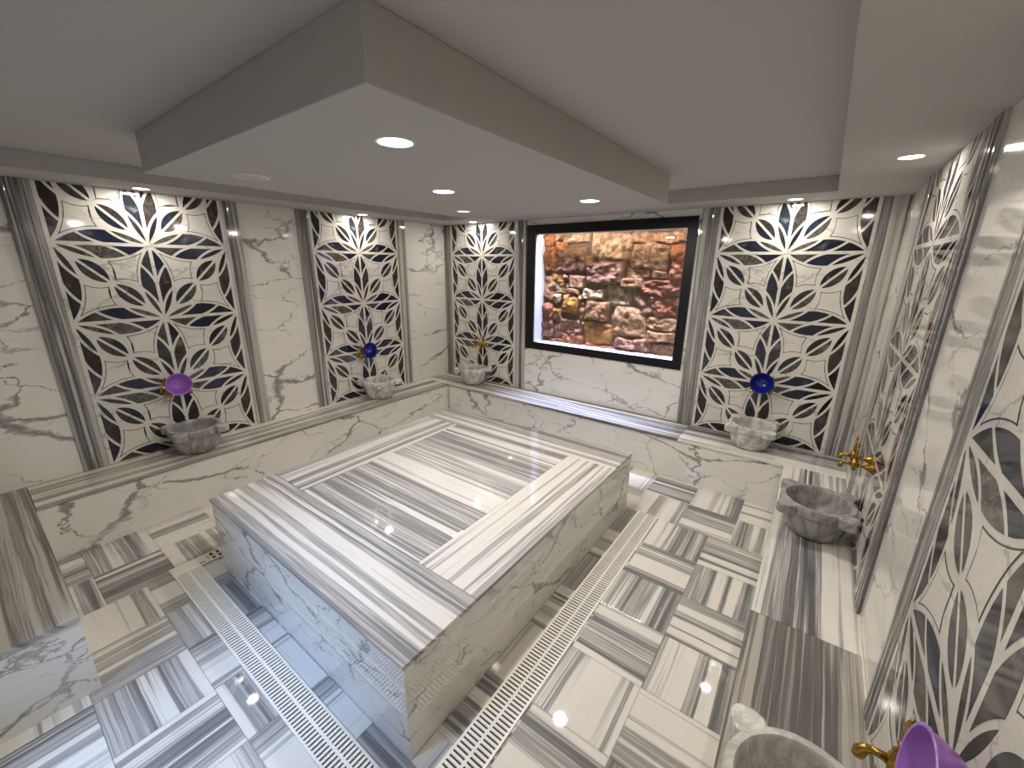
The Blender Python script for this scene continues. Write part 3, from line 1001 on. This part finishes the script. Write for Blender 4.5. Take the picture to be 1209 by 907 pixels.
WW = 4.4
wl_ = [(.17, 3.06, 'lit downlight over the flower panel with the purple bowl on the left wall'), (.15, 1.30, 'lit downlight over the flower panel nearer the corner on the left wall'),
       (.64, .16, 'lit downlight over the narrow flower panel left of the window'), (3.80, .18, 'lit downlight over the flower panel right of the window'), (W - .16, 1.315, 'bright oval downlight beside the right wall'),
       (W - .16, 3.07, 'downlight beside the right wall over the closest flower panel')]
for x, d, lab in wl_: lamp(x, d, ZC, .052, 'lens', lab, WW)
lamp(2.80, 2.985, ZI, .070, 'lens', 'largest looking lit downlight near the front corner of the dropped ceiling', 13)
lamp(2.22, 2.185, ZI, .070, 'lens', 'lit downlight in the middle of the dropped ceiling', 13)
lamp(2.765, 1.415, ZI, .070, 'lens', 'lit downlight of the dropped ceiling closest to the window', 13)
lamp(1.69, 1.45, ZI, .058, 'lensdim', 'small dim downlight of the dropped ceiling towards the room corner', 0)
lamp(1.718, 2.998, ZI, .078, 'dull', 'unlit round ceiling fitting on the left of the dropped ceiling', 0)

# cool strip light at the top of the niche, daylight behind the glazed door
st = tag(empty('strip_light', P(2.22, -.06, NZ1 - .014)), 'cool white strip light at the top of the stone niche', 'strip light')
bm = BM(); boxp(bm, -.80, .80, -.012, .012, -.012, 0); obj('housing', bm, M['jamb'], st)
L = bpy.data.lights.new('strip_beam', 'AREA'); L.shape = 'RECTANGLE'; L.size = 1.58; L.size_y = .02; L.energy = 50; L.color = (.50, .58, 1.0); L.spread = math.radians(46)
o = bpy.data.objects.new('strip_beam', L); COL.objects.link(o); o.parent = st; o.location = (0, 0, -.015)
L = bpy.data.lights.new('strip_glow', 'AREA'); L.shape = 'RECTANGLE'; L.size = 1.58; L.size_y = .02; L.energy = 7; L.color = (1.0, .92, .88)
o = bpy.data.objects.new('strip_glow', L); COL.objects.link(o); o.parent = st; o.location = (0, -.002, -.018)
o.rotation_euler = (Vector((0, .75, -1)).to_track_quat('-Z', 'Y')).to_euler()
L = bpy.data.lights.new('daylight', 'AREA'); L.shape = 'RECTANGLE'; L.size = 1.2; L.size_y = 1.0; L.energy = 165; L.color = (.40, .58, 1.0)
o = bpy.data.objects.new('daylight', L); COL.objects.link(o); o.location = P(2.375, DF + 1.6, 3.0)
o.rotation_euler = (Vector((0, 1, -1.05)).to_track_quat('-Z', 'Y')).to_euler()

w = bpy.data.worlds.new('World'); SC.world = w; w.use_nodes = True
w.node_tree.nodes['Background'].inputs[0].default_value = (.55, .68, .95, 1); w.node_tree.nodes['Background'].inputs[1].default_value = .25

# ------------------------------------------------------------------ camera
cam = bpy.data.cameras.new('Camera'); co_ = bpy.data.objects.new('Camera', cam); COL.objects.link(co_)
pitch, roll, yaw = -0.27992123, 0.01017271, -0.63477191
fw = Vector((math.sin(yaw), -math.cos(yaw), 0)); rt = Vector((math.cos(yaw), math.sin(yaw), 0)); up = Vector((0, 0, 1))
f2 = fw * math.cos(pitch) + up * math.sin(pitch); u2 = up * math.cos(pitch) - fw * math.sin(pitch)
r3 = rt * math.cos(roll) + u2 * math.sin(roll); u3 = u2 * math.cos(roll) - rt * math.sin(roll)
fl = lambda v: Vector((v.x, -v.y, v.z))
r3, u3, f2 = fl(r3), fl(u3), fl(f2)
Mx = Matrix((r3, u3, -f2)).transposed().to_4x4(); Mx.translation = P(4.0821, 4.0289, 1.8678)
co_.matrix_world = Mx
cam.sensor_fit = 'HORIZONTAL'; cam.sensor_width = 36; cam.lens = 486.2576 / 1209 * 36; cam.clip_start = .01
SC.camera = co_
vs = SC.view_settings
SC.display_settings.display_device = 'sRGB'
vs.view_transform = 'Standard'; vs.look = 'None'; vs.exposure = 0.14; vs.gamma = 1.0; vs.use_curve_mapping = False
SC.cycles.use_denoising = True
SC.cycles.max_bounces = 10; SC.cycles.diffuse_bounces = 5; SC.cycles.glossy_bounces = 5
SC.cycles.sample_clamp_indirect = 6.0
SC.cycles.caustics_reflective = False; SC.cycles.caustics_refractive = False

if FAIL: print('INSET FAIL', len(FAIL), FAIL)
